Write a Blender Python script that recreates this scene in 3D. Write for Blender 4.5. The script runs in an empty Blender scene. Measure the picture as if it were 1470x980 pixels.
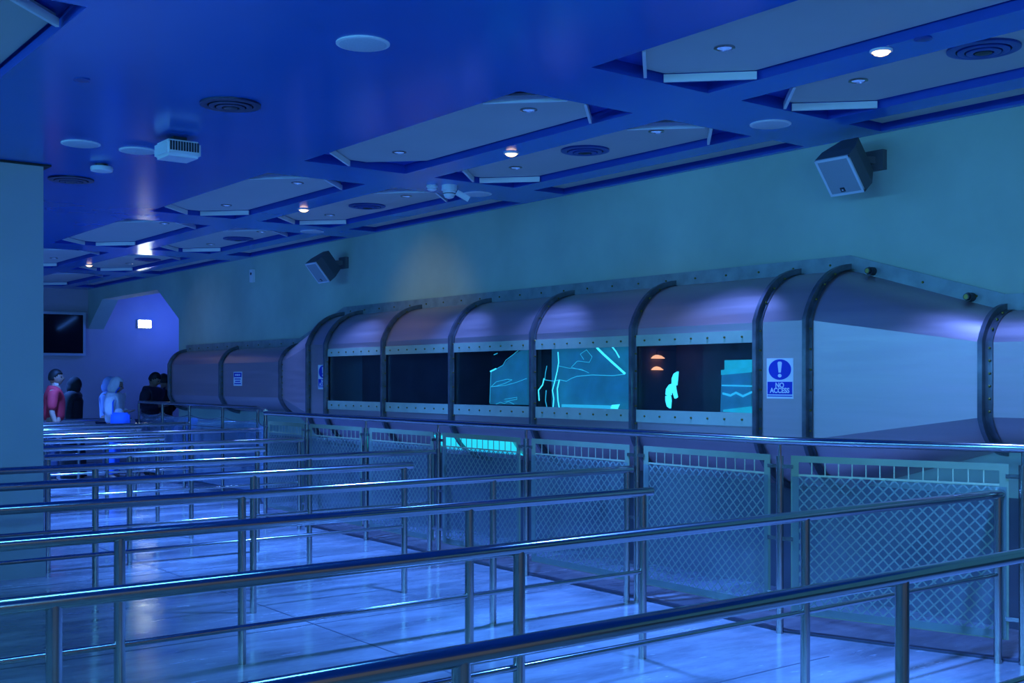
import bpy, bmesh, math, random
from mathutils import Vector, Matrix
random.seed(7)
R = math.radians
sc = bpy.context.scene
COL = sc.collection

# ------------------------------------------------------------------ camera
H = 1.60                       # eye height; world: +X towards the tunnel wall, +Y along it
cam = bpy.data.cameras.new('camera')
cam.sensor_width = 36.0
cam.lens = 1647 / 1470 * 36.0
cam.shift_y = 55 / 1470
cam.clip_start = 0.05
cam_o = bpy.data.objects.new('camera', cam)
COL.objects.link(cam_o)
cam_o.location = (0, 0, H)
YAW = 37.53
cam_o.rotation_euler = (R(90), 0, -R(YAW))
sc.camera = cam_o

# ------------------------------------------------------------------ world, exposure, lamps
sc.view_settings.view_transform = 'Standard'
sc.view_settings.look = 'None'
sc.view_settings.gamma = 1.0
sc.view_settings.use_curve_mapping = False
sc.view_settings.exposure = 0.66
w = bpy.data.worlds.new('world'); sc.world = w
w.use_nodes = True
w.node_tree.nodes['Background'].inputs[0].default_value = (0.17, 0.21, 0.32, 1)
w.node_tree.nodes['Background'].inputs[1].default_value = 0.33

CEIL = 3.35
def lamp(name, kind, loc, energy, color, target=None, **kw):
    l = bpy.data.lights.new(name, kind)
    l.energy = energy; l.color = color
    for k, v in kw.items(): setattr(l, k, v)
    o = bpy.data.objects.new(name, l); COL.objects.link(o)
    o.location = loc
    if target is not None:
        o.rotation_euler = (Vector(target) - Vector(loc)).to_track_quat('-Z', 'Y').to_euler()
    return o

# blue down-wash from the recessed ceiling fittings (columns of coffers left and right of the queue)
BLUE = (0.055, 0.22, 1.0)
for y in (2.9, 6.2, 9.7, 13.2, 16.6, 20.0):
    lamp('blue_wash', 'SPOT', (4.80, y, CEIL + 0.01), 1500, BLUE, (4.8, y, 0), spot_size=R(92), spot_blend=1.0, shadow_soft_size=0.10)
for y in (13.2, 16.6, 20.0):
    lamp('blue_wash', 'SPOT', (1.2, y, CEIL + 0.01), 500, BLUE, (2.2, y, 0), spot_size=R(100), spot_blend=1.0, shadow_soft_size=0.10)
# blue downlights of the coffer column next to the wall, over the tunnel roof
for (x, y) in ((6.1, 3.9), (6.1, 5.9), (6.1, 8.0), (6.1, 9.4), (6.1, 11.4), (6.1, 13.2)):
    lamp('blue_downlight', 'SPOT', (x, y, CEIL + 0.01), 170, (0.12, 0.26, 1.0), (6.25, y, 0), spot_size=R(62), spot_blend=0.9, shadow_soft_size=0.05)
# cyan LED line added out of view on the left wall, washing the tunnel wall opposite
lamp('added_led_line', 'AREA', (-3.85, 6.0, 2.75), 230, (0.09, 0.48, 1.0), (7.0, 6.0, 2.6), shape='RECTANGLE', size=18.0, size_y=0.35)
# cyan fill light added behind the viewer
lamp('rear_fill', 'AREA', (0.5, -3.0, 2.6), 90, (0.10, 0.50, 1.0), (5.5, 8, 2.9), shape='RECTANGLE', size=4.0, size_y=1.0)
# blue lamp in the far recess
lamp('recess_wash', 'POINT', (8.6, 21.6, 2.8), 36, (0.05, 0.15, 1.0), shadow_soft_size=0.15)

# ------------------------------------------------------------------ materials
MATS = {}
def mat(name, color=(0.5, 0.5, 0.5), metal=0.0, rough=0.5, var=0.0, scale=4.0, bump=0.0, bscale=40.0,
        emit=None, estr=0.0, stretch=(1, 1, 1), spec=0.5, rvar=0.0, coat=0.0):
    if name in MATS: return MATS[name]
    m = bpy.data.materials.new(name); m.use_nodes = True
    nt = m.node_tree; N = nt.nodes; L = nt.links
    p = N['Principled BSDF']
    p.inputs['Base Color'].default_value = (*color, 1)
    p.inputs['Metallic'].default_value = metal
    p.inputs['Roughness'].default_value = rough
    p.inputs['Specular IOR Level'].default_value = spec
    if coat: p.inputs['Coat Weight'].default_value = coat
    if emit:
        p.inputs['Emission Color'].default_value = (*emit, 1)
        p.inputs['Emission Strength'].default_value = estr
    tc = N.new('ShaderNodeTexCoord'); mp = N.new('ShaderNodeMapping')
    mp.inputs['Scale'].default_value = stretch
    L.new(tc.outputs['Object'], mp.inputs[0])
    if var or rvar:
        n = N.new('ShaderNodeTexNoise'); n.inputs['Scale'].default_value = scale; n.inputs['Detail'].default_value = 6
        L.new(mp.outputs[0], n.inputs[0])
        if var:
            cr = N.new('ShaderNodeValToRGB')
            cr.color_ramp.elements[0].position = 0.3; cr.color_ramp.elements[1].position = 0.72
            cr.color_ramp.elements[0].color = (*[c * (1 - var) for c in color], 1)
            cr.color_ramp.elements[1].color = (*[min(1, c * (1 + var)) for c in color], 1)
            L.new(n.outputs[0], cr.inputs[0]); L.new(cr.outputs[0], p.inputs['Base Color'])
        if rvar:
            mr = N.new('ShaderNodeMapRange')
            mr.inputs[1].default_value = 0.3; mr.inputs[2].default_value = 0.7
            mr.inputs[3].default_value = max(0.02, rough - rvar); mr.inputs[4].default_value = rough + rvar
            L.new(n.outputs[0], mr.inputs[0]); L.new(mr.outputs[0], p.inputs['Roughness'])
    if bump:
        n2 = N.new('ShaderNodeTexNoise'); n2.inputs['Scale'].default_value = bscale; n2.inputs['Detail'].default_value = 4
        L.new(mp.outputs[0], n2.inputs[0])
        b = N.new('ShaderNodeBump'); b.inputs['Strength'].default_value = bump; b.inputs['Distance'].default_value = 0.01
        L.new(n2.outputs[0], b.inputs['Height']); L.new(b.outputs[0], p.inputs['Normal'])
    MATS[name] = m
    return m

def pane_mat(name, tint=(0.8, 0.9, 1.0), gloss=0.12, haze=0.0, hazecol=(0.3, 0.5, 0.7), rough=0.03):
    m = bpy.data.materials.new(name); m.use_nodes = True
    nt = m.node_tree; N = nt.nodes; L = nt.links
    N.remove(N['Principled BSDF'])
    out = N['Material Output']
    t = N.new('ShaderNodeBsdfTransparent'); t.inputs[0].default_value = (*tint, 1)
    g = N.new('ShaderNodeBsdfGlossy'); g.inputs[0].default_value = (1, 1, 1, 1); g.inputs['Roughness'].default_value = rough
    fr = N.new('ShaderNodeLayerWeight'); fr.inputs[0].default_value = 0.5
    pw_ = N.new('ShaderNodeMath'); pw_.operation = 'POWER'; pw_.inputs[1].default_value = 3.5
    mx = N.new('ShaderNodeMixShader')
    ad = N.new('ShaderNodeMath'); ad.operation = 'MULTIPLY_ADD'; ad.inputs[1].default_value = 0.6; ad.inputs[2].default_value = gloss * 0.3
    L.new(fr.outputs['Facing'], pw_.inputs[0]); L.new(pw_.outputs[0], ad.inputs[0]); L.new(ad.outputs[0], mx.inputs[0])
    L.new(t.outputs[0], mx.inputs[1]); L.new(g.outputs[0], mx.inputs[2])
    last = mx
    if haze:
        d = N.new('ShaderNodeBsdfDiffuse'); d.inputs[0].default_value = (*hazecol, 1)
        m2 = N.new('ShaderNodeMixShader')
        tc = N.new('ShaderNodeTexCoord'); n = N.new('ShaderNodeTexNoise'); n.inputs['Scale'].default_value = 2.2
        L.new(tc.outputs['Object'], n.inputs[0])
        mr = N.new('ShaderNodeMapRange'); mr.inputs[1].default_value = .3; mr.inputs[2].default_value = .7
        mr.inputs[3].default_value = haze * .55; mr.inputs[4].default_value = min(1, haze * 1.45)
        L.new(n.outputs[0], mr.inputs[0]); L.new(mr.outputs[0], m2.inputs[0])
        L.new(mx.outputs[0], m2.inputs[1]); L.new(d.outputs[0], m2.inputs[2]); last = m2
    L.new(last.outputs[0], out.inputs[0])
    MATS[name] = m
    return m

def floor_mat():
    m = bpy.data.materials.new('polished_concrete'); m.use_nodes = True
    nt = m.node_tree; N = nt.nodes; L = nt.links; p = N['Principled BSDF']
    tc = N.new('ShaderNodeTexCoord')
    n1 = N.new('ShaderNodeTexNoise'); n1.inputs['Scale'].default_value = 1.3; n1.inputs['Detail'].default_value = 8; n1.inputs['Roughness'].default_value = .65
    n2 = N.new('ShaderNodeTexNoise'); n2.inputs['Scale'].default_value = 11; n2.inputs['Detail'].default_value = 6
    mp = N.new('ShaderNodeMapping'); mp.inputs['Scale'].default_value = (0.55, 1.6, 1)
    L.new(tc.outputs['Object'], mp.inputs[0]); L.new(mp.outputs[0], n1.inputs[0]); L.new(mp.outputs[0], n2.inputs[0])
    cr = N.new('ShaderNodeValToRGB')
    cr.color_ramp.elements[0].position = .3; cr.color_ramp.elements[0].color = (.11, .10, .105, 1)
    cr.color_ramp.elements[1].position = .7; cr.color_ramp.elements[1].color = (.34, .31, .31, 1)
    L.new(n1.outputs[0], cr.inputs[0])
    # pale scuffs
    sc_ = N.new('ShaderNodeValToRGB')
    sc_.color_ramp.elements[0].position = .66; sc_.color_ramp.elements[0].color = (0, 0, 0, 1)
    sc_.color_ramp.elements[1].position = .74; sc_.color_ramp.elements[1].color = (.5, .5, .5, 1)
    L.new(n2.outputs[0], sc_.inputs[0])
    mx = N.new('ShaderNodeMixRGB'); mx.blend_type = 'MIX'; mx.inputs[2].default_value = (.5, .5, .52, 1)
    L.new(sc_.outputs[0], mx.inputs[0]); L.new(cr.outputs[0], mx.inputs[1]); L.new(mx.outputs[0], p.inputs['Base Color'])
    mr = N.new('ShaderNodeMapRange'); mr.inputs[1].default_value = .35; mr.inputs[2].default_value = .65
    mr.inputs[3].default_value = .09; mr.inputs[4].default_value = .30
    L.new(n1.outputs[0], mr.inputs[0]); L.new(mr.outputs[0], p.inputs['Roughness'])
    b = N.new('ShaderNodeBump'); b.inputs['Strength'].default_value = .12; b.inputs['Distance'].default_value = .01
    L.new(n2.outputs[0], b.inputs['Height']); L.new(b.outputs[0], p.inputs['Normal'])
    MATS['floor'] = m
    return m

M_FLOOR = floor_mat()
M_JOINT = mat('floor_joint', (.05, .05, .06), rough=.7, var=.3)
M_WALL = mat('wall_plaster', (.42, .53, .42), rough=.75, var=.14, scale=1.1, bump=.10, bscale=14)
M_COLUMN = mat('column_paint', (.36, .38, .40), rough=.7, var=.06, scale=1.5, bump=.05, bscale=20)
M_ENDWALL = mat('end_wall_paint', (.48, .40, .44), rough=.7, var=.08, scale=1.2)
M_CEIL = mat('ceiling_blue_gloss', (.002, .135, .55), spec=.38, rough=.17, var=.05, scale=.6, rvar=.03, bump=.02, bscale=1.2)
M_COFFER = mat('coffer_panel_paint', (.52, .52, .46), rough=.7, var=.05, scale=1.0)
M_COFFERSIDE = mat('coffer_side_paint', (.008, .06, .40), rough=.5, var=.05)
M_GAP = mat('shadow_gap_black', (.01, .012, .015), rough=.8, var=.2)
M_WHITE = mat('white_plastic', (.75, .77, .78), rough=.45, var=.03)
M_DARK = mat('dark_plastic', (.02, .025, .035), rough=.4, var=.2)
M_STEEL = mat('rail_steel', (.44, .43, .42), metal=1, rough=.17, var=.03, scale=3)
M_SHEET = mat('brushed_sheet', (.58, .43, .45), metal=.75, rough=.44, var=.07, scale=3, stretch=(1, .25, 6), rvar=.06)
M_RING = mat('ring_dark_steel', (.20, .21, .24), metal=.8, rough=.42, var=.25, scale=10)
M_STRIP = mat('frame_strip_zinc', (.48, .60, .46), metal=.4, rough=.5, var=.08, scale=6)
M_FLANGE = mat('flange_zinc', (.30, .37, .38), metal=.4, rough=.55, var=.18, scale=8)
M_BOLT = mat('bolt_brass', (.25, .21, .06), metal=.9, rough=.4, var=.1)
M_LINER = mat('tunnel_liner', (.09, .07, .08), rough=.5, var=.3)
M_GLASS = pane_mat('window_glass', (.72, .82, .95), gloss=.2)
M_ACRYL = pane_mat('acrylic_sheet', (.85, .92, 1), gloss=.14, haze=.13, hazecol=(.26, .27, .21), rough=.06)
M_CLEAR = pane_mat('clear_balustrade', (.8, .9, 1), gloss=.2, haze=.16, hazecol=(.3, .4, .5))
M_MESH = mat('mesh_zinc', (.50, .50, .30), metal=.6, rough=.45, var=.1)
M_PFRAME = mat('panel_border_zinc', (.25, .29, .17), metal=.5, rough=.5, var=.1)
M_SIGN = mat('sign_white', (.90, .90, .90), rough=.4, var=.03)
M_SIGNBLUE = mat('sign_blue', (.01, .03, .50), rough=.4, var=.03)
M_GLOW = mat('cyan_light', (.1, .8, .8), emit=(.08, .9, .95), estr=1.1, var=.05)
M_GLOWSOFT = mat('cyan_backlit_sheet', (.05, .3, .4), rough=.4, emit=(.02, .22, .32), estr=.40, var=.35, scale=5)
M_GLOWMID = mat('cyan_lit_block', (.05, .5, .55), rough=.4, emit=(.02, .62, .68), estr=.50, var=.3, scale=7)
M_GLOWTHIN = mat('cyan_thin_light', (.1, .8, .8), emit=(.04, .55, .66), estr=.7, var=.05)

# ------------------------------------------------------------------ helpers
class MB:
    def __init__(s): s.v = []; s.f = []
    def box(s, x0, x1, y0, y1, z0, z1):
        n = len(s.v)
        s.v += [(x0,y0,z0),(x1,y0,z0),(x1,y1,z0),(x0,y1,z0),(x0,y0,z1),(x1,y0,z1),(x1,y1,z1),(x0,y1,z1)]
        s.f += [tuple(n+i for i in q) for q in ((0,3,2,1),(4,5,6,7),(0,1,5,4),(1,2,6,5),(2,3,7,6),(3,0,4,7))]
        return s
    def obox(s, c, ax, ay, az, hx, hy, hz):
        c = Vector(c); ax = Vector(ax).normalized(); ay = Vector(ay).normalized(); az = Vector(az).normalized()
        n = len(s.v)
        for sz in (-1, 1):
            for sx, sy in ((-1,-1),(1,-1),(1,1),(-1,1)):
                s.v.append(tuple(c + ax*hx*sx + ay*hy*sy + az*hz*sz))
        s.f += [tuple(n+i for i in q) for q in ((0,3,2,1),(4,5,6,7),(0,1,5,4),(1,2,6,5),(2,3,7,6),(3,0,4,7))]
        return s
    def bar(s, a, b, w, t, up=(0,0,1)):
        a = Vector(a); b = Vector(b); d = (b-a); L = d.length; d.normalize()
        up = Vector(up); side = d.cross(up)
        if side.length < 1e-5: side = d.cross(Vector((1,0,0)))
        side.normalize(); u2 = side.cross(d)
        return s.obox((a+b)/2, d, side, u2, L/2, w/2, t/2)
    def tube(s, pts, r, seg=12, caps=True):
        pts = [Vector(p) for p in pts]; n0 = len(s.v); k = len(pts)
        prev = None
        for i, p in enumerate(pts):
            d = (pts[min(i+1,k-1)] - pts[max(i-1,0)]).normalized()
            ref = Vector((0,0,1)) if abs(d.z) < .95 else Vector((1,0,0))
            if prev is not None: ref = prev
            a = d.cross(ref)
            if a.length < 1e-4: a = d.cross(Vector((0,1,0)))
            a.normalize(); b = a.cross(d).normalized(); prev = b
            rr = r[i] if isinstance(r, (list, tuple)) else r
            for j in range(seg):
                t = 2*math.pi*j/seg
                s.v.append(tuple(p + a*math.cos(t)*rr + b*math.sin(t)*rr))
        for i in range(k-1):
            for j in range(seg):
                s.f.append((n0+i*seg+j, n0+(i+1)*seg+j, n0+(i+1)*seg+(j+1)%seg, n0+i*seg+(j+1)%seg))
        if caps:
            s.f.append(tuple(n0+j for j in range(seg)))
            s.f.append(tuple(n0+(k-1)*seg+j for j in reversed(range(seg))))
        return s
    def lathe(s, prof, c=(0,0,0), seg=24, axis='z'):
        n0 = len(s.v)
        for r, h in prof:
            for j in range(seg):
                t = 2*math.pi*j/seg
                if axis == 'z': q = (c[0]+r*math.cos(t), c[1]+r*math.sin(t), c[2]+h)
                else: q = (c[0]-h, c[1]+r*math.cos(t), c[2]+r*math.sin(t))
                s.v.append(q)
        for i in range(len(prof)-1):
            for j in range(seg):
                s.f.append((n0+i*seg+j, n0+i*seg+(j+1)%seg, n0+(i+1)*seg+(j+1)%seg, n0+(i+1)*seg+j))
        s.f.append(tuple(n0+j for j in reversed(range(seg))))
        s.f.append(tuple(n0+(len(prof)-1)*seg+j for j in range(seg)))
        return s
    def prism(s, poly, f0, f1):
        """poly: list of 2D points, f0/f1 map a point to 3D on each side"""
        n = len(s.v); k = len(poly)
        s.v += [tuple(f0(p)) for p in poly] + [tuple(f1(p)) for p in poly]
        s.f.append(tuple(range(n, n+k))); s.f.append(tuple(reversed(range(n+k, n+2*k))))
        for i in range(k):
            s.f.append((n+i, n+k+i, n+k+(i+1)%k, n+(i+1)%k))
        return s
    def loft(s, A, B, closed=False):
        n = len(s.v); k = len(A)
        s.v += [tuple(p) for p in A] + [tuple(p) for p in B]
        for i in range(k - (0 if closed else 1)):
            j = (i+1) % k
            s.f.append((n+i, n+j, n+k+j, n+k+i))
        return s
    def mesh(s, name, m, smooth=False):
        me = bpy.data.meshes.new(name); me.from_pydata(s.v, [], s.f)
        bm = bmesh.new(); bm.from_mesh(me); bmesh.ops.recalc_face_normals(bm, faces=bm.faces); bm.to_mesh(me); bm.free()
        me.materials.append(m)
        if smooth:
            me.shade_smooth()
            try: me.set_sharp_from_angle(angle=R(40))
            except Exception: pass
        return me
    def build(s, name, m, parent=None, smooth=False):
        return link(name, s.mesh(name, m, smooth), parent)

def link(name, me, parent=None):
    o = bpy.data.objects.new(name, me); COL.objects.link(o)
    if parent is not None:
        o.parent = parent
        if parent.location.length > 0 or parent.rotation_euler.z:   # children are written in world coordinates
            o.matrix_parent_inverse = parent.matrix_basis.inverted()
    return o
def empty(name, loc=(0,0,0)):
    o = bpy.data.objects.new(name, None); COL.objects.link(o); o.location = loc
    o.empty_display_size = .1
    return o
def tag(o, label, cat, group=None):
    o['label'] = label; o['category'] = cat
    if group: o['group'] = group
    return o
def struct(o, label=None, cat=None):
    o['kind'] = 'structure'
    if label: o['label'] = label
    if cat: o['category'] = cat
    return o

f_ = 1647.0
cy, sy_ = math.cos(R(YAW)), math.sin(R(YAW))
def ceil_pt(u, v, z=CEIL):
    D = f_*(z-H)/(545-v); lat = (u-735)/f_*D
    return Vector((D*sy_ + lat*cy, D*cy - lat*sy_, z))

# ------------------------------------------------------------------ room
WX = 7.05          # tunnel wall plane
YE = 22.7          # end wall plane
floor = MB().box(-4.0, 10.2, -4.0, YE + .3, -.2, 0).build('floor', M_FLOOR)
struct(floor, 'polished grey concrete floor washed in blue light', 'floor')
# saw-cut joints, recessed thin strips
for x in (0.55, 3.55):
    MB().box(x-.005, x+.005, -2, YE, -.01, .0012).build('floor_joint', M_JOINT, floor)
for y in (1.55, 4.15, 6.75, 9.3, 11.9, 14.5, 17.1, 19.7):
    MB().box(-3, 5.5, y-.005, y+.005, -.01, .0012).build('floor_joint', M_JOINT, floor)

# tunnel wall with an eight-sided opening at its far end
wall = MB()
TH = .30
poly = [(-4, 0), (18.05, 0), (18.05, 2.59), (19.0, 3.12), (21.85, 3.12), (YE, 2.59), (YE, CEIL+.3), (-4, CEIL+.3)]
wall.prism(poly, lambda p: (WX, p[0], p[1]), lambda p: (WX+TH, p[0], p[1]))
struct(wall.build('wall_right', M_WALL), 'mottled grey plaster wall carrying the steel tunnel', 'wall')
wains = MB().box(WX-.012, WX, -4, 18.05, 0, .84).build('wall_band_1', mat('wall_shade_dark', (.10, .11, .13), rough=.5, var=.15, scale=3))  # dark colour added so the wall seen through the fence reads as shaded
struct(wains, 'lower band of the tunnel wall, darkened behind the fence', 'trim')
struct(MB().box(-4.2, 10.2, YE, YE+.25, 0, CEIL+.3).build('wall_end', M_ENDWALL), 'painted end wall lit purple and blue behind the visitors', 'wall')
struct(MB().box(10.0, 10.2, 17.0, YE, 0, CEIL+.3).build('wall_recess', M_ENDWALL), 'side wall of the recess beyond the opening', 'wall')
struct(MB().box(WX+TH, 10.0, 16.8, 17.0, 0, CEIL+.3).build('wall_recess_near', M_ENDWALL), 'near wall of the recess hidden behind the tunnel wall', 'wall')
struct(MB().box(-4.2, -4.0, -4, YE, 0, CEIL+.3).build('wall_left', M_COLUMN), 'plain painted wall on the far side of the queue', 'wall')
colm = MB().box(1.75, 2.67, 9.75, 10.75, 0, CEIL).build('column', M_COLUMN)
tag(colm, 'wide grey square column at the left edge of the hall', 'column'); colm['kind'] = 'structure'
MB().box(1.735, 2.685, 9.735, 10.765, 0, .24).build('column_base', mat('column_base_paint', (.30, .32, .34), rough=.5, var=.06), colm)
MB().box(1.70, 2.72, 9.70, 10.8, CEIL-.012, CEIL).build('shadow_gap', M_GAP, colm)

led = MB().box(-3.99, -3.93, -3.0, 15.0, 2.80, 2.84).build('added_led_strip', mat('led_blue', (.1,.3,.8), emit=(.08, .35, 1.0), estr=6))
tag(led, 'long blue LED strip added out of view high on the left wall', 'light')  # stand-in for an unseen lamp, added to light the opposite wall
led2 = MB().box(-3.4, 2.6, 3.20, 3.44, CEIL-.045, CEIL-.005).build('added_led_strip', mat('led_cyan', (.1,.4,.8), emit=(.08, .45, 1.0), estr=22))
tag(led2, 'straight blue LED strip added out of view on the ceiling above the near railings', 'light')  # stand-in for an unseen lamp, widened to draw the rail highlights
# ceiling: blue slab with rectangular coffers
cols = [(0.72, 1.70, True), (4.27, 5.22, True), (5.52, 6.39, True), (6.62, 6.99, False)]
rows = [(2.03 + 3.46*i, 4.83 + 3.46*i) for i in range(6)]
xs = sorted({-4.2, 10.2, *[c for a in cols for c in a[:2]]})
ys = sorted({-4.0, YE, *[c for a in rows for c in a]})
cb = MB()
holes = {(a[0], r[0]) for a in cols for r in rows}
vid = {}
def V(x, y):
    if (x, y) not in vid:
        vid[(x, y)] = len(cb.v); cb.v.append((x, y, CEIL))
    return vid[(x, y)]
for i in range(len(xs)-1):
    for j in range(len(ys)-1):
        if (xs[i], ys[j]) in holes: continue
        cb.f.append((V(xs[i], ys[j]), V(xs[i], ys[j+1]), V(xs[i+1], ys[j+1]), V(xs[i+1], ys[j])))
ceil = cb.build('ceiling', M_CEIL)
for p in ceil.data.polygons:
    if p.normal.z > 0: p.flip()
struct(ceil, 'glossy blue ceiling with rows of recessed coffers', 'ceiling')
MB().box(-4.2, 10.2, -4, YE+.2, CEIL+.28, CEIL+.34).build('ceiling_deck', M_GAP, ceil)
DEP = .05
for (x0, x1, ch) in cols:
    for (y0, y1) in rows:
        if x0 < 1 and not (y0 < 9): continue
        A = [(x0,y0),(x1,y0),(x1,y1),(x0,y1)]
        MB().loft([(x,y,CEIL) for x,y in A], [(x,y,CEIL+DEP+.03) for x,y in A], True).build('coffer_side', M_COFFERSIDE, ceil)
        g = .03; c = .36 if ch else 0.0
        X0, X1, Y0, Y1 = x0+g, x1-g, y0+g, y1-g
        if ch:
            pl = [(X0+c,Y0),(X1-c,Y0),(X1,Y0+c),(X1,Y1-c),(X1-c,Y1),(X0+c,Y1),(X0,Y1-c),(X0,Y0+c)]
        else:
            pl = [(X0,Y0),(X1,Y0),(X1,Y1),(X0,Y1)]
        MB().prism(pl, lambda p: (p[0],p[1],CEIL+DEP), lambda p: (p[0],p[1],CEIL+DEP+.012)).build('coffer_panel', M_COFFER, ceil)
        MB().box(x0, x1, y0, y1, CEIL+DEP+.025, CEIL+DEP+.04).build('coffer_backing', M_GAP if not ch else M_COFFERSIDE, ceil)
        if ch:
            for (cx, cyy, dx, dy) in ((x0,y0,1,1),(x1,y0,-1,1),(x1,y1,-1,-1),(x0,y1,1,-1)):
                if x0 == 4.27 and y0 == rows[1][0] and (dx, dy) == (-1, -1): continue   # this corner has lost its slat
                MB().bar((cx+dx*.40, cyy+dy*.02, CEIL+.022), (cx+dx*.02, cyy+dy*.40, CEIL+.022), .018, .044).build('corner_slat', M_WHITE, ceil)

# ------------------------------------------------------------------ tunnel (half-round steel duct with windows)
XF = 6.55
def prof(s, n=9, off=0.0):
    """upper arc (wall -> face) in (x, dz), scale s"""
    d = .50*s; hf = .42*s; ht = .80*s
    P0 = Vector((WX, ht)); P1 = Vector((WX-d*.74, ht-.03*s)); P2 = Vector((WX-d, hf))
    pts = []
    for i in range(n+1):
        t = i/n
        p = P0*(1-t)**2 + P1*2*t*(1-t) + P2*t*t
        pts.append(p)
    if off:
        o2 = []
        for i, p in enumerate(pts):
            a = pts[max(0,i-1)]; b = pts[min(n,i+1)]
            d_ = (b-a).normalized(); nrm = Vector((d_.y, -d_.x))
            if nrm.x > 0: nrm = -nrm
            if i == n: nrm = (nrm + Vector((-1,0))).normalized()
            o2.append(p + nrm*off)
        pts = o2
    return pts
def up3(s, y, off=0): return [(p.x, y, H+p.y) for p in prof(s, off=off)]
def lo3(s, y, off=0): return [(p.x, y, H-p.y) for p in prof(s, off=off)]
def full3(s, y, off=0): return up3(s, y, off) + list(reversed(lo3(s, y, off)))
def facex(s): return WX-.50*s

tunnel = empty('steel_tunnel', (WX, 8.85, H))
tag(tunnel, 'half-round brushed steel viewing tunnel with glass windows along the wall', 'tunnel')
S2 = .56
ringY = [5.57, 6.88, 8.20, 9.51, 10.82, 12.13]
def sheets(y0, s0, y1, s1, face=True, upname='roof_sheet'):
    MB().loft(up3(s0,y0), up3(s1,y1)).build(upname, M_SHEET, tunnel, True)
    MB().loft(lo3(s0,y0), lo3(s1,y1)).build('belly_sheet', M_SHEET, tunnel, True)
    if face:
        MB().loft([(facex(s0),y0,H+.42*s0),(facex(s0),y0,H-.42*s0)], [(facex(s1),y1,H+.42*s1),(facex(s1),y1,H-.42*s1)]).build('face_sheet', M_SHEET, tunnel)
bolt_me = MB().lathe([(.0085,0),(.0085,.007),(.005,.011)], seg=8, axis='x').mesh('bolt', M_BOLT)
def bolt(p, parent):
    o = link('bolt', bolt_me, parent); o.location = p
    return o
def ring(y, s, w=.085, fin=.045, wide=True):
    b = MB()
    A, B = full3(s, y-w/2, .006), full3(s, y+w/2, .006)
    b.loft(A, B)
    r = b.build('ring', M_STRIP if not wide else M_RING, tunnel, True)
    f = MB()
    a0, a1 = full3(s, y-.016, .0), full3(s, y-.016, fin)
    b0, b1 = full3(s, y+.016, .0), full3(s, y+.016, fin)
    f.loft(a0, a1); f.loft(b1, b0); f.loft(a1, b1)
    f.build('ring_fin', M_RING, r, True)
    F = facex(s)
    for k in range(6):
        z = H + .42*s*(-.85 + 1.7*k/5)
        bolt((F-.006, y-w*.36, z), r)
    pr = up3(s, y, .006)
    for k in (3, 5, 7):
        bolt((pr[k][0]-.004, y-w*.36, pr[k][2]+.004), r)
    return r
for y in ringY: ring(y, 1.0)
ring(5.12, 1.0); ring(12.58, 1.0)
ring(3.93, S2, .13); ring(13.77, S2, .11); ring(15.7, S2, .11); ring(17.68, S2, .11)
# blank panels beside the end windows, tapers, narrow ends
sheets(5.12, 1, 5.57, 1); sheets(12.13, 1, 12.58, 1)
sheets(3.93, S2, 5.12, 1); sheets(12.58, 1, 13.77, S2)
sheets(1.6, S2, 3.93, S2); sheets(13.77, S2, 15.7, S2); sheets(15.7, S2, 17.7, S2)
MB().prism([(p.x, p.y) for p in prof(S2)] + [(p.x, -p.y) for p in reversed(prof(S2))],
           lambda p: (p[0], 17.70, H+p[1]), lambda p: (p[0], 17.715, H+p[1])).build('end_cap', M_SHEET, tunnel)
# window bays
WT, WB = .28, -.25
for i in range(5):
    y0, y1 = ringY[i], ringY[i+1]
    sheets(y0, 1, y1, 1, face=False)
    MB().box(XF, XF+.004, y0, y1, H+WT, H+.42).build('upper_face_sheet', M_SHEET, tunnel)
    MB().box(XF, XF+.004, y0, y1, H-.42, H+WB).build('lower_face_sheet', M_SHEET, tunnel)
    for (a, b_) in ((WT-.005, WT+.085), (WB-.095, WB+.005)):
        st = MB().box(XF-.012, XF, y0+.04, y1-.04, H+a, H+b_).build('frame_strip', M_STRIP, tunnel)
        for k in range(7):
            bolt((XF-.012, y0+.14+(y1-y0-.28)*k/6, H+(a+b_)/2), st)
    MB().box(XF+.006, XF+.016, y0, y1, H+WB, H+WT).build('window_pane', M_GLASS, tunnel)
    ln = MB()
    ln.v = []; 
    q = [(XF+.02, H+WB-.02), (7.03, H+WB-.02), (7.03, H+WT+.02), (XF+.02, H+WT+.02)]
    ln.loft([(x,y0,z) for x,z in q], [(x,y1,z) for x,z in q])
    ln.build('bay_liner', M_LINER, tunnel)
    if i in (0, 2):   # bulkheads between the bays
        MB().box(XF+.02, 7.03, y1-.012, y1+.012, H+WB, H+WT).build('bulkhead', M_LINER, tunnel)
# mounting flange along the wall
fl = MB()
path = [(17.7, S2), (13.77, S2), (12.58, 1), (5.12, 1), (3.93, S2), (1.6, S2)]
for (ya, sa), (yb, sb) in zip(path, path[1:]):
    za, zb = H+.80*sa, H+.80*sb
    ha = .105
    q = lambda y, z: [(WX-.02, y, z-.02), (WX, y, z-.02), (WX, y, z+ha), (WX-.02, y, z+ha)]
    seg = MB().loft(q(ya, za), q(yb, zb), True)
    seg.f += [(0,1,2,3), (4,5,6,7)]
    so = seg.build('wall_flange', M_FLANGE, tunnel)
    n = max(2, int(abs(yb-ya)/.33))
    for k in range(n):
        t = (k+.5)/n
        bolt((WX-.02, ya+(yb-ya)*t, za+(zb-za)*t+.045), so)
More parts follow.
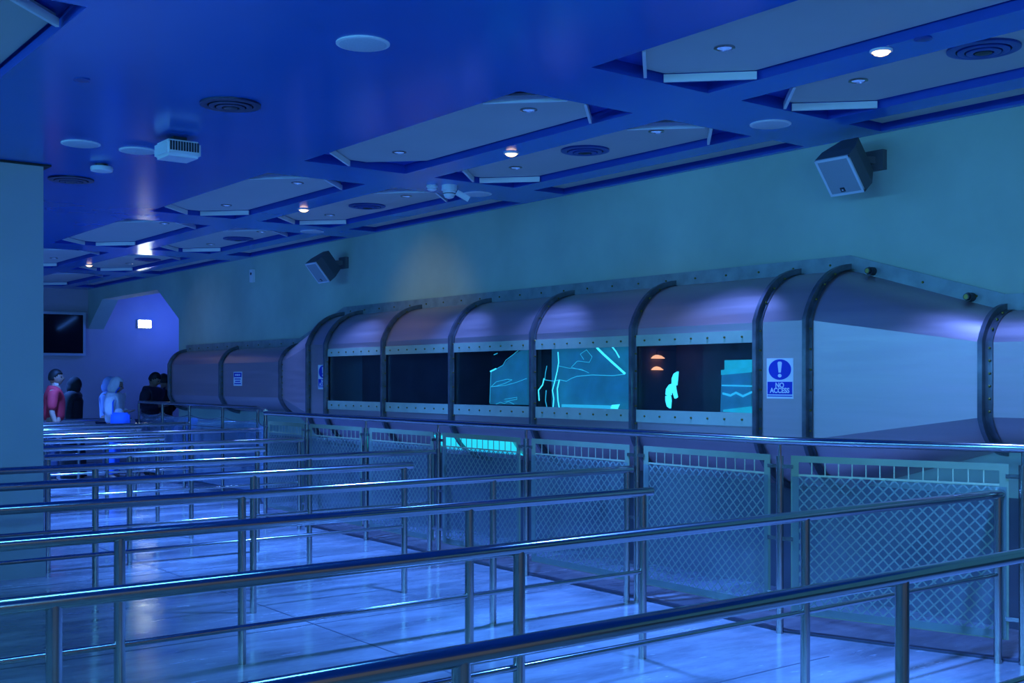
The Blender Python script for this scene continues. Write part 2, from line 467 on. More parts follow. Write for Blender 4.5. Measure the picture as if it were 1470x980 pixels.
# two big pressure fittings on the near taper's flange
for (y, z) in ((4.92, H+.80*.93+.03), (4.16, H+.80*.645+.03)):
    o = MB().lathe([(.03,0),(.03,.05),(.022,.05),(.022,.075),(.012,.075),(.012,.05)], (WX-.02,y,z), 12, 'x').build('flange_knob', M_DARK, tunnel, True)
    MB().lathe([(.016,0),(.016,.004)], (WX-.092,y,z), 12, 'x').build('knob_core', M_BOLT, o)
# lit belly glass
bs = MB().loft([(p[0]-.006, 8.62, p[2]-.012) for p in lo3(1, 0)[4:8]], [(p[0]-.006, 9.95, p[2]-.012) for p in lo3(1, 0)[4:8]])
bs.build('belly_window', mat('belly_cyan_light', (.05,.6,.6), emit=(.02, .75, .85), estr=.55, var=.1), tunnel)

# ------------------------------------------------------------------ glowing ice displays inside the bays
def yz(u, v, x):
    """point on the plane X = x that the photograph shows at (u, v)"""
    k = (u-735)/f_
    D = x/(sy_ + k*cy)
    return Vector((x, D*(cy - k*sy_), H + (545-v)/f_*D))
def glow_line(px, x, r, m, parent, name='glow_line'):
    return MB().tube([yz(u, v, x) for u, v in px], r, 6).build(name, m, parent)
XG = 6.72
d4 = empty('ice_display', (XG+.05, 7.54, H+WB)); tag(d4, 'backlit cyan ice scene with bright diagonal beam behind the fourth window', 'display')
d3 = empty('ice_display', (XG+.05, 8.75, H+WB)); tag(d3, 'dimmer cyan ice slab outline behind the middle tunnel window', 'display')
d5 = empty('ice_figure', (XG+.05, 6.5, H+WB)); tag(d5, 'small bright cyan carved figure behind the window nearest the sign', 'display')
d6 = empty('ice_block', (XG+.05, 5.85, H+WB)); tag(d6, 'stepped glowing cyan ice block beside the near end of the windows', 'display')
def slab(pts, x, t, m, parent, name):
    w_ = [yz(u, v, x) for u, v in pts]
    return MB().prism([(p.y, p.z) for p in w_], lambda p: (x, p[0], p[1]), lambda p: (x+t, p[0], p[1])).build(name, m, parent)
slab([(792,498),(905,496),(905,590),(792,588)], XG+.06, .02, M_GLOWSOFT, d4, 'backlit_sheet')
glow_line([(857,499),(866,508),(878,519),(897,536)], XG, .010, M_GLOW, d4, 'light_beam')
glow_line([(879,498),(884,504),(889,513)], XG, .006, M_GLOW, d4)
glow_line([(801,505),(802,520),(800,532),(797,545),(793,560)], XG, .005, M_GLOW, d4)
glow_line([(781,543),(779,552),(773,560),(774,575)], XG, .006, M_GLOW, d4)
glow_line([(785,525),(783,535),(782,545),(795,547),(803,545),(813,547),(820,543),(828,540),(850,538),(880,539),(897,537)], XG, .0035, M_GLOWTHIN, d4)
glow_line([(802,525),(815,528),(835,530),(845,535)], XG, .0025, M_GLOWTHIN, d4)
glow_line([(838,532),(820,527),(829,518),(846,520),(850,512),(842,502),(833,508),(838,516)], XG, .0025, M_GLOWTHIN, d4)
glow_line([(803,545),(800,558),(801,575),(803,586)], XG, .006, M_GLOW, d4)
glow_line([(793,560),(795,572),(794,584)], XG, .005, M_GLOW, d4)
glow_line([(784,560),(783,575),(785,584)], XG, .004, M_GLOWTHIN, d4)
slab([(806,580),(888,582),(884,587),(806,584)], XG, .006, M_GLOWTHIN, d4, 'lit_edge')
slab([(878,581),(889,580),(886,587),(876,586)], XG-.005, .008, M_GLOW, d4, 'lit_corner')
slab([(704,532),(711,530),(722,524),(735,510),(748,503),(757,502),(757,581),(703,580)], XG+.06, .02, M_GLOWSOFT, d3, 'backlit_sheet')
glow_line([(704,533),(712,529)], XG, .007, M_GLOW, d3)
glow_line([(713,529),(722,524),(726,517),(735,510),(744,503)], XG, .0025, M_GLOWTHIN, d3)
glow_line([(705,534),(704,550),(703,578)], XG, .0022, M_GLOWTHIN, d3)
glow_line([(705,555),(712,548),(728,544),(735,545),(725,550),(712,554),(705,555),(725,553),(740,549),(756,543)], XG, .0028, M_GLOWTHIN, d3)
glow_line([(724,573),(742,570),(742,573),(724,576)], XG, .0025, M_GLOWTHIN, d3)
glow_line([(712,580),(718,577),(724,579),(730,576),(738,580)], XG, .0025, M_GLOWTHIN, d3)
glow_line([(709,509),(714,507)], XG, .004, M_GLOWTHIN, d3)
# the figure: beak-like hood, body, arm, tail
slab([(964,543),(967,536),(972,533),(971,545),(970,553),(966,552),(964,550)], XG, .02, M_GLOW, d5, 'figure_head')
slab([(955,566),(956,558),(960,552),(965,550),(967,551),(963,558),(962,567),(958,568)], XG-.004, .02, M_GLOW, d5, 'figure_body')
slab([(964,553),(968,553),(969,560),(971,570),(968,572),(966,565),(963,560)], XG-.008, .02, M_GLOW, d5, 'figure_arm')
slab([(955,568),(961,568),(962,575),(961,586),(957,583),(955,575)], XG-.002, .02, M_GLOW, d5, 'figure_tail')
slab([(1036,531),(1078,527),(1078,592),(1034,591)], XG+.02, .05, M_GLOWSOFT, d6, 'lower_block')
slab([(1040,517),(1079,516),(1079,529),(1040,531)], XG+.05, .05, M_GLOWMID, d6, 'upper_block')
slab([(1035,531),(1079,527),(1079,534),(1035,538)], XG+.01, .008, M_GLOWMID, d6, 'lit_edge')
slab([(1038,588),(1079,583),(1079,593),(1038,591)], XG+.012, .006, M_GLOWMID, d6, 'lit_base')
slab([(1036,552),(1079,553),(1079,555),(1036,554)], XG+.012, .006, M_GLOWTHIN, d6, 'lit_seam')
slab([(1037,563),(1048,566),(1056,562),(1066,567),(1079,561),(1079,564),(1066,570),(1056,565),(1048,569),(1037,566)], XG+.012, .006, M_GLOWTHIN, d6, 'lit_crack')

M_ORANGE = mat('orange_reflection', (1, .5, .25), emit=(1.0, .38, .16), estr=1.3)  # glowing discs put in for orange lamp reflections in the window glass
for u, v, l in ((943, 513, 'upper orange lamp reflection glowing inside the near tunnel window'), (941, 529.5, 'lower orange lamp reflection glowing inside the near tunnel window')):
    c = yz(u, v, 6.80)
    hl_ = empty('lamp_reflection', tuple(c)); tag(hl_, l, 'lamp', 'orange lamp reflections in the tunnel')
    MB().lathe([(.012, .022), (.04, .014), (.068, -.006), (.062, -.009)], c, 20).build('glow_disc', M_ORANGE, hl_, True)
    MB().tube([c+Vector((0,0,.03)), c+Vector((.0,0,.06)), c+Vector((.22,0,.06))], .006, 6).build('stem', M_DARK, hl_, True)
# ------------------------------------------------------------------ signs on the tunnel
def text_mesh(txt, size, m):
    cu = bpy.data.curves.new('t', 'FONT'); cu.body = txt; cu.size = size; cu.align_x = 'CENTER'; cu.align_y = 'CENTER'
    cu.extrude = .0006; cu.offset = size*.028
    o = bpy.data.objects.new('t', cu); COL.objects.link(o)
    dg = bpy.context.evaluated_depsgraph_get(); dg.update()
    me = bpy.data.meshes.new_from_object(o.evaluated_get(dg))
    bpy.data.objects.remove(o)
    me.materials.clear(); me.materials.append(m)
    return me
ROT = Matrix(((0,0,-1,0),(-1,0,0,0),(0,1,0,0),(0,0,0,1)))   # text plane -> facing -X, reading towards -Y
def no_access(yc, zc, x, label):
    s = empty('warning_sign', (x, yc, zc)); tag(s, label, 'sign')
    hw, hh = .12, .145
    def P(a, b, dx=0): return (x-.004-dx, yc-a, zc+b)
    def plate(a0, a1, b0, b1, d0, d1, name, m, par):
        return MB().box(x-d1, x-d0, yc-a1, yc-a0, zc+b0, zc+b1).build(name, m, par)
    plate(-hw, hw, -hh, hh, 0, .004, 'plate', M_SIGN, s)
    disc = MB(); n = 32
    pl = [(.102*math.cos(2*math.pi*k/n), .074*math.sin(2*math.pi*k/n)+.064) for k in range(n)]
    disc.prism(pl, lambda p: (x-.004, yc-p[0], zc+p[1]), lambda p: (x-.005, yc-p[0], zc+p[1]))
    disc.build('blue_disc', M_SIGNBLUE, s)
    ex = [(-.020,.112),(-.012,.121),(.012,.121),(.020,.112),(.010,.042),(-.010,.042)]
    MB().prism(ex, lambda p: (x-.005, yc-p[0], zc+p[1]), lambda p: (x-.006, yc-p[0], zc+p[1])).build('exclamation_stroke', M_SIGN, s)
    pl = [(.017*math.cos(2*math.pi*k/16), .013*math.sin(2*math.pi*k/16)+.020) for k in range(16)]
    MB().prism(pl, lambda p: (x-.005, yc-p[0], zc+p[1]), lambda p: (x-.006, yc-p[0], zc+p[1])).build('exclamation_dot', M_SIGN, s)
    plate(-hw+.008, hw-.008, -.115, -.024, .004, .005, 'blue_panel', M_SIGNBLUE, s)
    plate(-hw+.008, hw-.008, -.130, -.123, .004, .005, 'blue_rule', M_SIGNBLUE, s)
    for t, z, sz in (('NO', -.050, .050), ('ACCESS', -.088, .050)):
        o = link('lettering', text_mesh(t, sz, M_SIGN), s)
        o.matrix_parent_inverse = s.matrix_basis.inverted()
        o.matrix_basis = Matrix.Translation((x-.0062, yc, zc+z)) @ ROT
    return s
pA = yz(1120, 543, XF); pB = yz(464, 541, XF)
no_access(pA.y, pA.z, XF, 'blue and white no access sign beside the big near taper')
no_access(pB.y, pB.z, XF, 'blue and white no access sign by the far end of the windows')
pC = yz(341.5, 543.5, facex(S2))
ns = empty('notice', tuple(pC)); tag(ns, 'small white notice with blue header on the narrow far duct', 'sign')
x = facex(S2)
MB().box(x-.003, x, pC.y-.14, pC.y+.14, pC.z-.098, pC.z+.098).build('plate', M_SIGN, ns)
MB().box(x-.004, x-.003, pC.y-.128, pC.y+.128, pC.z+.022, pC.z+.086).build('header', M_SIGNBLUE, ns)
for a0, a1 in ((-.085,-.035), (-.025,.03), (.04,.085)):
    MB().box(x-.005, x-.004, pC.y-a1, pC.y-a0, pC.z+.042, pC.z+.066).build('header_print', M_SIGN, ns)
for k, (wd) in enumerate((.10, .085, .11)):
    MB().box(x-.004, x-.003, pC.y-wd, pC.y+wd, pC.z-.012-.032*k, pC.z+.004-.032*k).build('print_line', M_SIGNBLUE, ns)

# ------------------------------------------------------------------ mesh fence in front of the tunnel
FZ = 1.215
fence = empty('mesh_fence', (5.8, 8.5, 0)); tag(fence, 'long steel fence with diamond mesh panels below the tunnel windows', 'fence')
fp = [(6.20, 3.36), (5.76, 4.72), (5.79, 6.05), (5.80, 7.36), (5.81, 8.66), (5.82, 9.97), (5.83, 11.25), (5.84, 12.30)]
MB().tube([(x, y, FZ) for x, y in [(6.62, 2.0)] + fp], .026, 12).build('top_rail', M_STEEL, fence, True)
def fence_post(x, y, par, z1=1.12, r=.024):
    p = MB().tube([(x, y, 0), (x, y, z1)], r, 12).build('post', M_STEEL, par, True)
    MB().tube([(x, y, z1-.01), (x, y, FZ-.01)], .011, 8).build('post_spigot', M_STEEL, p, True)
    return p
posts = [fence_post(x, y, fence) for x, y in fp]
def mesh_panel(a, b, par, z0=.13, z1=1.125):
    a = Vector((*a, 0)); b = Vector((*b, 0)); d = (b-a); L = d.length; d.normalize()
    nrm = Vector((d.y, -d.x, 0));
    if nrm.x > 0: nrm = -nrm
    g = .075; o = a + d*g; W = L - 2*g
    def P(s, z, off=0): return tuple(o + d*s + nrm*off + Vector((0,0,z)))
    bw = .05
    fr = MB()
    def strip(s0, s1, za, zb, off=0, t=.004):
        n = len(fr.v)
        fr.v += [P(s0,za,off),P(s1,za,off),P(s1,zb,off),P(s0,zb,off),P(s0,za,off+t),P(s1,za,off+t),P(s1,zb,off+t),P(s0,zb,off+t)]
        fr.f += [tuple(n+i for i in q) for q in ((0,3,2,1),(4,5,6,7),(0,1,5,4),(1,2,6,5),(2,3,7,6),(3,0,4,7))]
    strip(0, W, z1-bw*.8, z1); strip(0, W, z0, z0+bw); strip(0, bw, z0+bw, z1-bw*.8); strip(W-bw, W, z0+bw, z1-bw*.8)
    panel = fr.build('panel', M_PFRAME, par)
    fr = MB()
    zt = z1-bw*.8; zr = zt-.075
    iw = W-2*bw
    nb = max(6, round(iw/.084))
    for k in range(1, nb):
        s = bw + iw*k/nb; strip(s-.0035, s+.0035, zr, zt, 0, .003)
    strip(bw, W-bw, zr-.012, zr, 0, .003)
    gr = fr.build('bar_row', M_MESH, panel); gr['kind'] = 'stuff'
    # diamond mesh
    ms = MB()
    nd = round(iw/.067); pw = iw/nd; ztop = zr-.012; zbot = z0+bw; nr = round((ztop-zbot)/.068); ph = (ztop-zbot)/nr
    t = .0048
    def strand(s0, za, s1, zb):
        dx, dz = s1-s0, zb-za; l = math.hypot(dx, dz); px, pz = -dz/l*t, dx/l*t
        n = len(ms.v)
        ms.v += [P(s0+px,za+pz),P(s1+px,zb+pz),P(s1-px,zb-pz),P(s0-px,za-pz)]
        ms.f.append((n,n+1,n+2,n+3))
    for r in range(nr):
        for c in range(nd):
            s = bw+pw*c; z = ztop-ph*r
            strand(s, z, s+pw/2, z-ph/2); strand(s+pw/2, z-ph/2, s+pw, z)
            strand(s, z-ph, s+pw/2, z-ph/2); strand(s+pw/2, z-ph/2, s+pw, z-ph)
    mo = ms.build('diamond_mesh', M_MESH, panel); mo['kind'] = 'stuff'
    ac = MB(); n = 0
    ac.v = [P(.01,z0+.01,.012),P(W-.01,z0+.01,.012),P(W-.01,z1-.13,.012),P(.01,z1-.13,.012),P(.01,z0+.01,.016),P(W-.01,z0+.01,.016),P(W-.01,z1-.13,.016),P(.01,z1-.13,.016)]
    ac.f = [(0,3,2,1),(4,5,6,7),(0,1,5,4),(1,2,6,5),(2,3,7,6),(3,0,4,7)]
    ac.build('acrylic_sheet', M_ACRYL, panel)
    for s0 in (-g+.02, W-.015):
        for z in (z1-.07, .60, z0+.12):
            cl = MB(); q = [P(s0, z-.012, .002), P(s0+g-.005, z-.012, .002), P(s0+g-.005, z+.012, .002), P(s0, z+.012, .002)]
            q2 = [P(s0, z-.012, .014), P(s0+g-.005, z-.012, .014), P(s0+g-.005, z+.012, .014), P(s0, z+.012, .014)]
            cl.loft(q, q2, True); cl.f += [(0,1,2,3),(4,5,6,7)]
            cl.build('clip', M_STEEL, panel)
    return panel
for a, b in zip(fp, fp[1:]): mesh_panel(a, b, fence)
# flush dark strip drawn for the narrow floor gap behind the fence foot
kb = MB()
kp = [(6.62, 2.0)] + fp
A = [(x+.05, y, 0) for x, y in kp]; 
for z0_, z1_ in ((0, .07),):
    ring_ = lambda x, y: [(x+.03,y,0),(x+.10,y,0),(x+.10,y,.012),(x+.03,y,.012)]
    for (xa, ya), (xb, yb) in zip(kp, kp[1:]):
        MB().loft(ring_(xa,ya), ring_(xb,yb), True).build('floor_gap', mat('floor_gap_dark', (.05,.055,.07), rough=.55, var=.2), fence)

# far balustrade, set back after the diagonal jog
far = empty('glass_balustrade', (6.5, 16.4, 0)); tag(far, 'far steel balustrade with clear panels beside the narrow duct', 'fence')
f2 = [(5.87, 12.36), (6.55, 14.02), (6.57, 15.2), (6.59, 16.45), (6.61, 17.6), (6.63, 18.7)]
MB().tube([(x, y, FZ+.02) for x, y in f2], .024, 12).build('top_rail', M_STEEL, far, True)
for x, y in f2:
    MB().tube([(x, y, 0), (x, y, FZ)], .02, 10).build('post', M_STEEL, far, True)
for a, b in zip(f2, f2[1:]):
    a = Vector((*a,0)); b = Vector((*b,0)); d = (b-a).normalized(); nrm = Vector((d.y,-d.x,0))
    a2, b2 = a+d*.06, b-d*.06
    pm = MB(); pm.obox((a2+b2)/2+Vector((0,0,.58)), d, nrm, (0,0,1), (b2-a2).length/2, .004, .46)
    pp = pm.build('clear_panel', M_CLEAR, far)
    for zz, sag in ((1.07, .035), (.93, .0)):
        MB().tube([a2+(b2-a2)*t+Vector((0,0,zz-sag*4*t*(1-t))) for t in [k/8 for k in range(9)]], .006, 6).build('wire', M_STEEL, pp)

# ------------------------------------------------------------------ queue railings
RZ = .955
def rail_row(y, x0, x1, posts, label, lower=True, overhang=.04):
    o = empty('queue_railing', ((x0+x1)/2, y, 0)); tag(o, label, 'railing', 'steel queue railings')
    MB().tube([(x0, y, RZ), (x1, y, RZ)], .026, 16).build('top_rail', M_STEEL, o, True)
    for x in posts:
        MB().tube([(x, y, 0), (x, y, RZ-.005)], .023, 14).build('post', M_STEEL, o, True)
    if lower:
        for a, b in zip(posts, posts[1:]):
            MB().tube([(a, y, .50), (b, y, .50)], .013, 10).build('lower_rail', M_STEEL, o, True)
    return o
ORD = ['nearest', 'second', 'third', 'fourth', 'fifth', 'sixth', 'seventh', 'eighth', 'ninth', 'tenth', 'eleventh', 'twelfth', 'thirteenth', 'fourteenth']
rowY = [2.20, 3.47, 4.77, 6.05, 7.33, 8.62, 9.88, 11.16, 12.42, 13.75, 15.05, 16.3, 17.45, 18.75]
for i, y in enumerate(rowY):
    n = i+1
    if n == 1:
        rail_row(y, -.3, 5.06, [-.22, 1.54, 3.30, 5.02], 'nearest steel queue railing running out of the bottom right corner')
        continue
    if n == 2: x1, ps = 6.17, [-.78, .98, 2.70, 4.42, 6.13]
    elif n % 2 == 0 and n < 10: x1, ps = 5.74, [-.79, .97, 2.73, 4.49, 5.69]
    elif n % 2 == 0: x1, ps = 6.52, [2.73, 4.49, 6.45]
    elif n < 10: x1, ps = 4.68, [-.15, 1.61, 3.39, 4.61]
    else: x1, ps = 5.36, [3.39, 5.28]
    x0 = ps[0]-.05
    if n == 7: ps = [2.74, 3.42, 4.61]; x0 = 2.71
    if n in (8, 9): ps = [p for p in ps if p > 2.7]; x0 = 2.5; 
    end = 'ending at the mesh fence' if (n % 2 == 0 and n < 10) else ('ending at the far balustrade' if n % 2 == 0 else 'stopping short to leave a turning gap')
    rail_row(y, x0, x1, ps, f'steel queue railing, {ORD[i]} from the camera, {end}', True)

# ------------------------------------------------------------------ ceiling fittings
def fit(name, u, v, label, cat, group, builder):
    p = ceil_pt(u, v); o = empty(name, tuple(p)); tag(o, label, cat, group); builder(o, p); return o
M_GRILLE = mat('speaker_grille', (.55, .60, .64), rough=.6, var=.06, scale=120)
def b_speaker(o, p):
    MB().lathe([(.14, 0), (.14, -.006), (.125, -.010)], p, 32).build('trim_ring', M_WHITE, o, True)
    MB().lathe([(.124, -.010), (.10, -.013), (.04, -.015)], p, 32).build('grille', M_GRILLE, o, True)
M_DIFF = mat('diffuser_blue', (.01, .05, .30), rough=.35, var=.1)
M_DIFFDARK = mat('diffuser_dark', (.006, .016, .07), rough=.4, var=.1)
def b_diffuser(o, p):
    M_DIFF = M_DIFFDARK if abs(p.z-CEIL) < .01 else MATS['diffuser_blue']
    for k, (r0, r1, z) in enumerate(((.19, .155, -.012), (.135, .11, -.020), (.09, .065, -.026))):
        MB().lathe([(r0, 0), (r0, z), (r1, z-.006), (r1-.012, z-.002), (r1-.012, 0)], p, 36).build('cone', M_DIFF, o, True)
    MB().lathe([(.045, 0), (.045, -.03), (.02, -.036)], p, 24).build('hub', M_DARK, o, True)
    MB().lathe([(.15, -.001), (.15, -.003)], p, 36).build('throat', M_GAP, o, True)
spk = [(521,62,'large white round ceiling speaker near the top of the picture'), (1106,178,'white round ceiling speaker above the wall loudspeaker'),
       (116,206,'white round ceiling speaker nearest the left column'), (198,216,'white round ceiling speaker beside the boxy white unit'),
       (685,278,'white round ceiling speaker beside the dome camera'), (448,332,'smallest white round ceiling speaker, far along the beam')]
for u, v, l in spk: fit('ceiling_speaker', u, v, l, 'speaker', 'round ceiling speakers', b_speaker)
dif = [(331,149,'dark round air diffuser alone in the plain blue ceiling'), (102,257,'dark round air diffuser close to the left column')]
for u, v, l in dif: fit('air_diffuser', u, v, l, 'diffuser', 'round air diffusers', b_diffuser)
def in_coffer(u, v, name, label, cat, group, builder):
    p = ceil_pt(u, v, CEIL+DEP); o = empty(name, tuple(p)); tag(o, label, cat, group); builder(o, p); return o
for u, v, l in [(1412,69,'blue round air diffuser in the nearest coffer at top right'), (840,215,'blue round air diffuser in the coffer above the middle windows'),
                (527,295,'blue round air diffuser in the third coffer back'), (342,342,'blue round air diffuser in the fourth coffer back'), (212,372,'small blue round air diffuser in the farthest visible coffer')]:
    in_coffer(u, v, 'air_diffuser', l, 'diffuser', 'round air diffusers', b_diffuser)
# recessed downlights with blue lenses, in the coffers
M_LENS = mat('blue_lens', (.1, .25, .7), rough=.15, emit=(.12, .38, 1.0), estr=.28, var=.4, scale=60)
def b_down(o, p):
    MB().lathe([(.058, 0), (.058, -.006), (.046, -.009), (.040, -.004)], p, 24).build('trim_ring', M_STEEL, o, True)
    MB().lathe([(.040, .0), (.040, -.004), (.02, -.006)], p, 20).build('lens', M_LENS, o, True)
dl = [(1040,68,1.0,'round downlight in the big coffer at top right'), (1232,115,1,'round downlight in the right coffer below the warm lamp'),
      (759,157,1,'round downlight at the near end of the second large coffer'), (573,218,1,'round downlight at the far end of the second large coffer'),
      (942,188,1,'round downlight near the diffuser above the middle windows'), (740,240,1,'round downlight under the second warm lamp'),
      (427,262,1,'round downlight at the near end of the third large coffer'), (325,294,1,'round downlight at the far end of the third large coffer'),
      (583,281,1,'round downlight beside the third diffuser'), (473,308,1,'round downlight beyond the third diffuser'),
      (375,332,1,'round downlight beside the fourth diffuser'), (302,350,1,'round downlight beyond the fourth diffuser'),
      (236,320,1,'small round downlight in the fourth large coffer'), (113,358,1,'small round downlight in the fifth large coffer'), (77,370,1,'small round downlight nearest the left column'),
      (185,378,1,'tiny round downlight in the farthest coffer')]
for u, v, s, l in dl: in_coffer(u, v, 'downlight', l, 'lamp', 'blue downlights in the coffers', b_down)
# warm downlights on the beam between the coffer columns
M_WARM = mat('warm_bulb', (1, .8, .5), emit=(1.0, .62, .28), estr=2.2)
def b_warm(o, p):
    MB().lathe([(.060, 0), (.060, -.008), (.050, -.012), (.046, -.006)], p, 24).build('trim_ring', M_WHITE, o, True)
    MB().lathe([(.046, -.009), (.038, -.022), (.018, -.030)], p, 20).build('bulb', M_WARM, o, True)
for k, (u, v, l) in enumerate([(1265,72,'glowing warm downlight at top right'), (734,219,'glowing warm downlight over the middle of the tunnel'),
                (436,300,'glowing warm downlight over the far windows'), (128,380,'small glowing warm downlight far back by the column')]):
    o = fit('warm_downlight', u, v, l, 'lamp', 'warm downlights', b_warm)
    p = ceil_pt(u, v)
    e = (4, 5, 20, 6)[k]
    tg = ((6.6, p.y+.1, 0), (6.7, p.y, 1.0), (7.0, p.y+.05, 2.25), (6.9, p.y-1.0, 1.9))[k]
    lamp('warm_beam', 'SPOT', (p.x, p.y, CEIL-.03), e, (1.0, .90, .38), tg, spot_size=R(72 if k == 2 else 90), spot_blend=1.0, shadow_soft_size=.03)
# flush sprinkler covers
def b_cover(o, p): MB().lathe([(.045, 0), (.045, -.006), (.03, -.010)], p, 24).build('cover', M_DIFF, o, True)
fit('sprinkler_cover', 118, 114, 'small flush blue cover on the ceiling above the left column', 'sprinkler', None, b_cover)
fit('sprinkler_cover', 1325, 55, 'small flush blue cover right of the nearest warm lamp', 'sprinkler', None, b_cover)
# boxy white unit with a finned side
p = ceil_pt(255, 198)
o = empty('projector_unit', (p.x, p.y, CEIL)); tag(o, 'boxy white ceiling unit with a finned side', 'ceiling unit')
hx = .13
MB().box(p.x-.05, p.x+.05, p.y-.05, p.y+.05, CEIL-.035, CEIL).build('mount', M_DARK, o)
b = bmesh.new(); bmesh.ops.create_cube(b, size=1)
for v_ in b.verts: v_.co = Vector((p.x+v_.co.x*.26, p.y+v_.co.y*.26, CEIL-.095+v_.co.z*.12))
bmesh.ops.bevel(b, geom=b.edges[:], offset=.02, segments=3, affect='EDGES')
me = bpy.data.meshes.new('housing'); b.to_mesh(me); b.free(); me.materials.append(M_WHITE); link('housing', me, o)
for k in range(11):
    xx = p.x-.10+.02*k
    MB().box(xx-.006, xx+.006, p.y-.136, p.y-.126, CEIL-.115, CEIL-.05).build('fin', M_DARK, o)
# smoke detectors
def b_smoke(o, p):
    MB().lathe([(.05, 0), (.05, -.02)], p, 20).build('base', M_DARK, o, True)
    MB().lathe([(.085, -.02), (.09, -.035), (.085, -.055), (.05, -.062)], p, 28).build('body', M_WHITE, o, True)
fit('smoke_detector', 146, 236, 'white round smoke detector left of the boxy unit', 'detector', None, b_smoke)
def b_smoke2(o, p):
    MB().lathe([(.052, 0), (.052, -.018), (.042, -.022)], p, 8).build('base', M_WHITE, o)
    MB().lathe([(.042, -.022), (.045, -.04), (.02, -.052)], p, 12).build('body', M_WHITE, o, True)
fit('smoke_detector', 620, 266, 'small white smoke detector left of the dome camera', 'detector', None, b_smoke2)
def b_cam(o, p):
    MB().lathe([(.07, 0), (.07, -.045), (.06, -.05)], p, 24).build('base', M_WHITE, o, True)
    MB().lathe([(.06, -.05), (.056, -.08), (.04, -.11), (.015, -.12)], p, 24).build('dome', M_WHITE, o, True)
    MB().lathe([(.057, -.072), (.0575, -.078), (.054, -.082)], p, 24).build('dark_band', M_DARK, o, True)
    MB().bar((p.x+.06, p.y-.03, CEIL-.06), (p.x+.16, p.y-.08, CEIL-.12), .02, .05).build('arm', M_WHITE, o)
fit('dome_camera', 645, 266, 'white dome camera with a short arm under the ceiling beam', 'camera', None, b_cam)

# ------------------------------------------------------------------ wall loudspeakers
M_CAB = mat('speaker_cabinet', (.10, .11, .12), rough=.55, var=.08)
M_CLOTH = mat('speaker_cloth', (.30, .33, .36), rough=.8, var=.05, scale=200)
M_BEZEL = mat('speaker_bezel', (.62, .66, .70), rough=.4, var=.03)
def loudspeaker(u, v, label):
    c = yz(u, v, WX-.36)
    o = empty('loudspeaker', (WX, c.y, c.z)); tag(o, label, 'speaker', 'wall loudspeakers')
    yaw = R(180); pit = R(-40)   # the front looks into the hall, back along the wall and down
    fwd = Vector((math.cos(yaw)*math.cos(pit), math.sin(yaw)*math.cos(pit), math.sin(pit)))
    side = Vector((-math.sin(yaw), math.cos(yaw), 0)); upv = fwd.cross(side).normalized()
    if upv.z < 0: upv = -upv
    Wd, Ht, Dp = .140, .150, .26
    fc = c
    def P(a, b, d): return fc + side*a + upv*b - fwd*d
    body = MB()
    F = [P(-Wd,-Ht,0),P(Wd,-Ht,0),P(Wd,Ht,0),P(-Wd,Ht,0)]
    Mi = [P(-Wd,-Ht,.10),P(Wd,-Ht,.10),P(Wd,Ht,.10),P(-Wd,Ht,.10)]
    Bk = [P(-Wd*.5,-Ht*.9,Dp),P(Wd*.5,-Ht*.9,Dp),P(Wd*.5,Ht*.9,Dp),P(-Wd*.5,Ht*.9,Dp)]
    body.loft(F, Mi, True); body.loft(Mi, Bk, True); body.f += [(0,1,2,3)]; n = len(body.v); body.f.append((n-4,n-3,n-2,n-1))
    body.build('cabinet', M_CAB, o)
    gr = MB().obox(P(0,0,-.006), side, upv, fwd, Wd-.014, Ht-.014, .006).build('grille', M_CLOTH, o)
    bw = .009
    for (a, b, ha, hb) in ((0, Ht-bw, Wd, bw), (0, -Ht+bw, Wd, bw), (Wd-bw, 0, bw, Ht), (-Wd+bw, 0, bw, Ht)):
        MB().obox(P(a, b, -.007), side, upv, fwd, ha, hb, .007).build('bezel', M_BEZEL, o)
    MB().obox(P(-.02, -Ht+.045, -.014), side, upv, fwd, .018, .016, .002).build('badge', M_DARK, o)
    MB().obox(P(-.02, -Ht+.043, -.0165), side, upv, fwd, .006, .005, .001).build('badge_mark', M_BEZEL, o)
    back = P(0, 0, Dp*.8)
    MB().bar(back, (WX-.03, back.y-.05, back.z), .05, .05).build('bracket_arm', M_CAB, o)
    MB().box(WX-.05, WX, back.y-.13, back.y+.03, back.z-.07, back.z+.07).build('wall_plate', M_CAB, o)
loudspeaker(1206, 252, 'large grey wall loudspeaker above the near tunnel taper')
loudspeaker(456, 391, 'smaller-looking far wall loudspeaker above the far end of the tunnel')
q = yz(364, 396, WX)
o = empty('wall_sensor', tuple(q)); tag(o, 'tiny white sensor high on the wall beyond the far loudspeaker', 'sensor')
MB().box(WX-.04, WX, q.y-.05, q.y+.05, q.z-.09, q.z+.09).build('housing', M_WHITE, o)
MB().lathe([(.02,0),(.02,.006)], (WX-.04, q.y, q.z+.03), 12, 'x').build('eye', M_DARK, o)

# ------------------------------------------------------------------ end wall: television and exit sign
tv = empty('television', (6.2, YE, 2.48)); tag(tv, 'wall television with pale frame and dark reflective screen', 'television')
x0, x1, z0, z1 = 5.52, 6.98, 2.06, 2.90
for (a, b, c, d) in ((x0,x1,z0,z0+.05),(x0,x1,z1-.05,z1),(x0,x0+.05,z0+.05,z1-.05),(x1-.05,x1,z0+.05,z1-.05)):
    MB().box(a, b, YE-.09, YE-.02, c, d).build('frame', mat('tv_frame', (.45,.47,.52), rough=.4, var=.03), tv)
MB().box(x0+.04, x1-.04, YE-.075, YE-.02, z0+.04, z1-.04).build('screen', mat('tv_glass', (.004,.005,.01), rough=.06, var=.1), tv)
MB().box(x0+.3, x1-.3, YE-.02, YE, z0+.2, z1-.2).build('wall_mount', M_DARK, tv)
k = (206.5-735)/f_; D = YE/(cy-k*sy_); ex, ez = D*(sy_+k*cy), H+(545-465)/f_*D
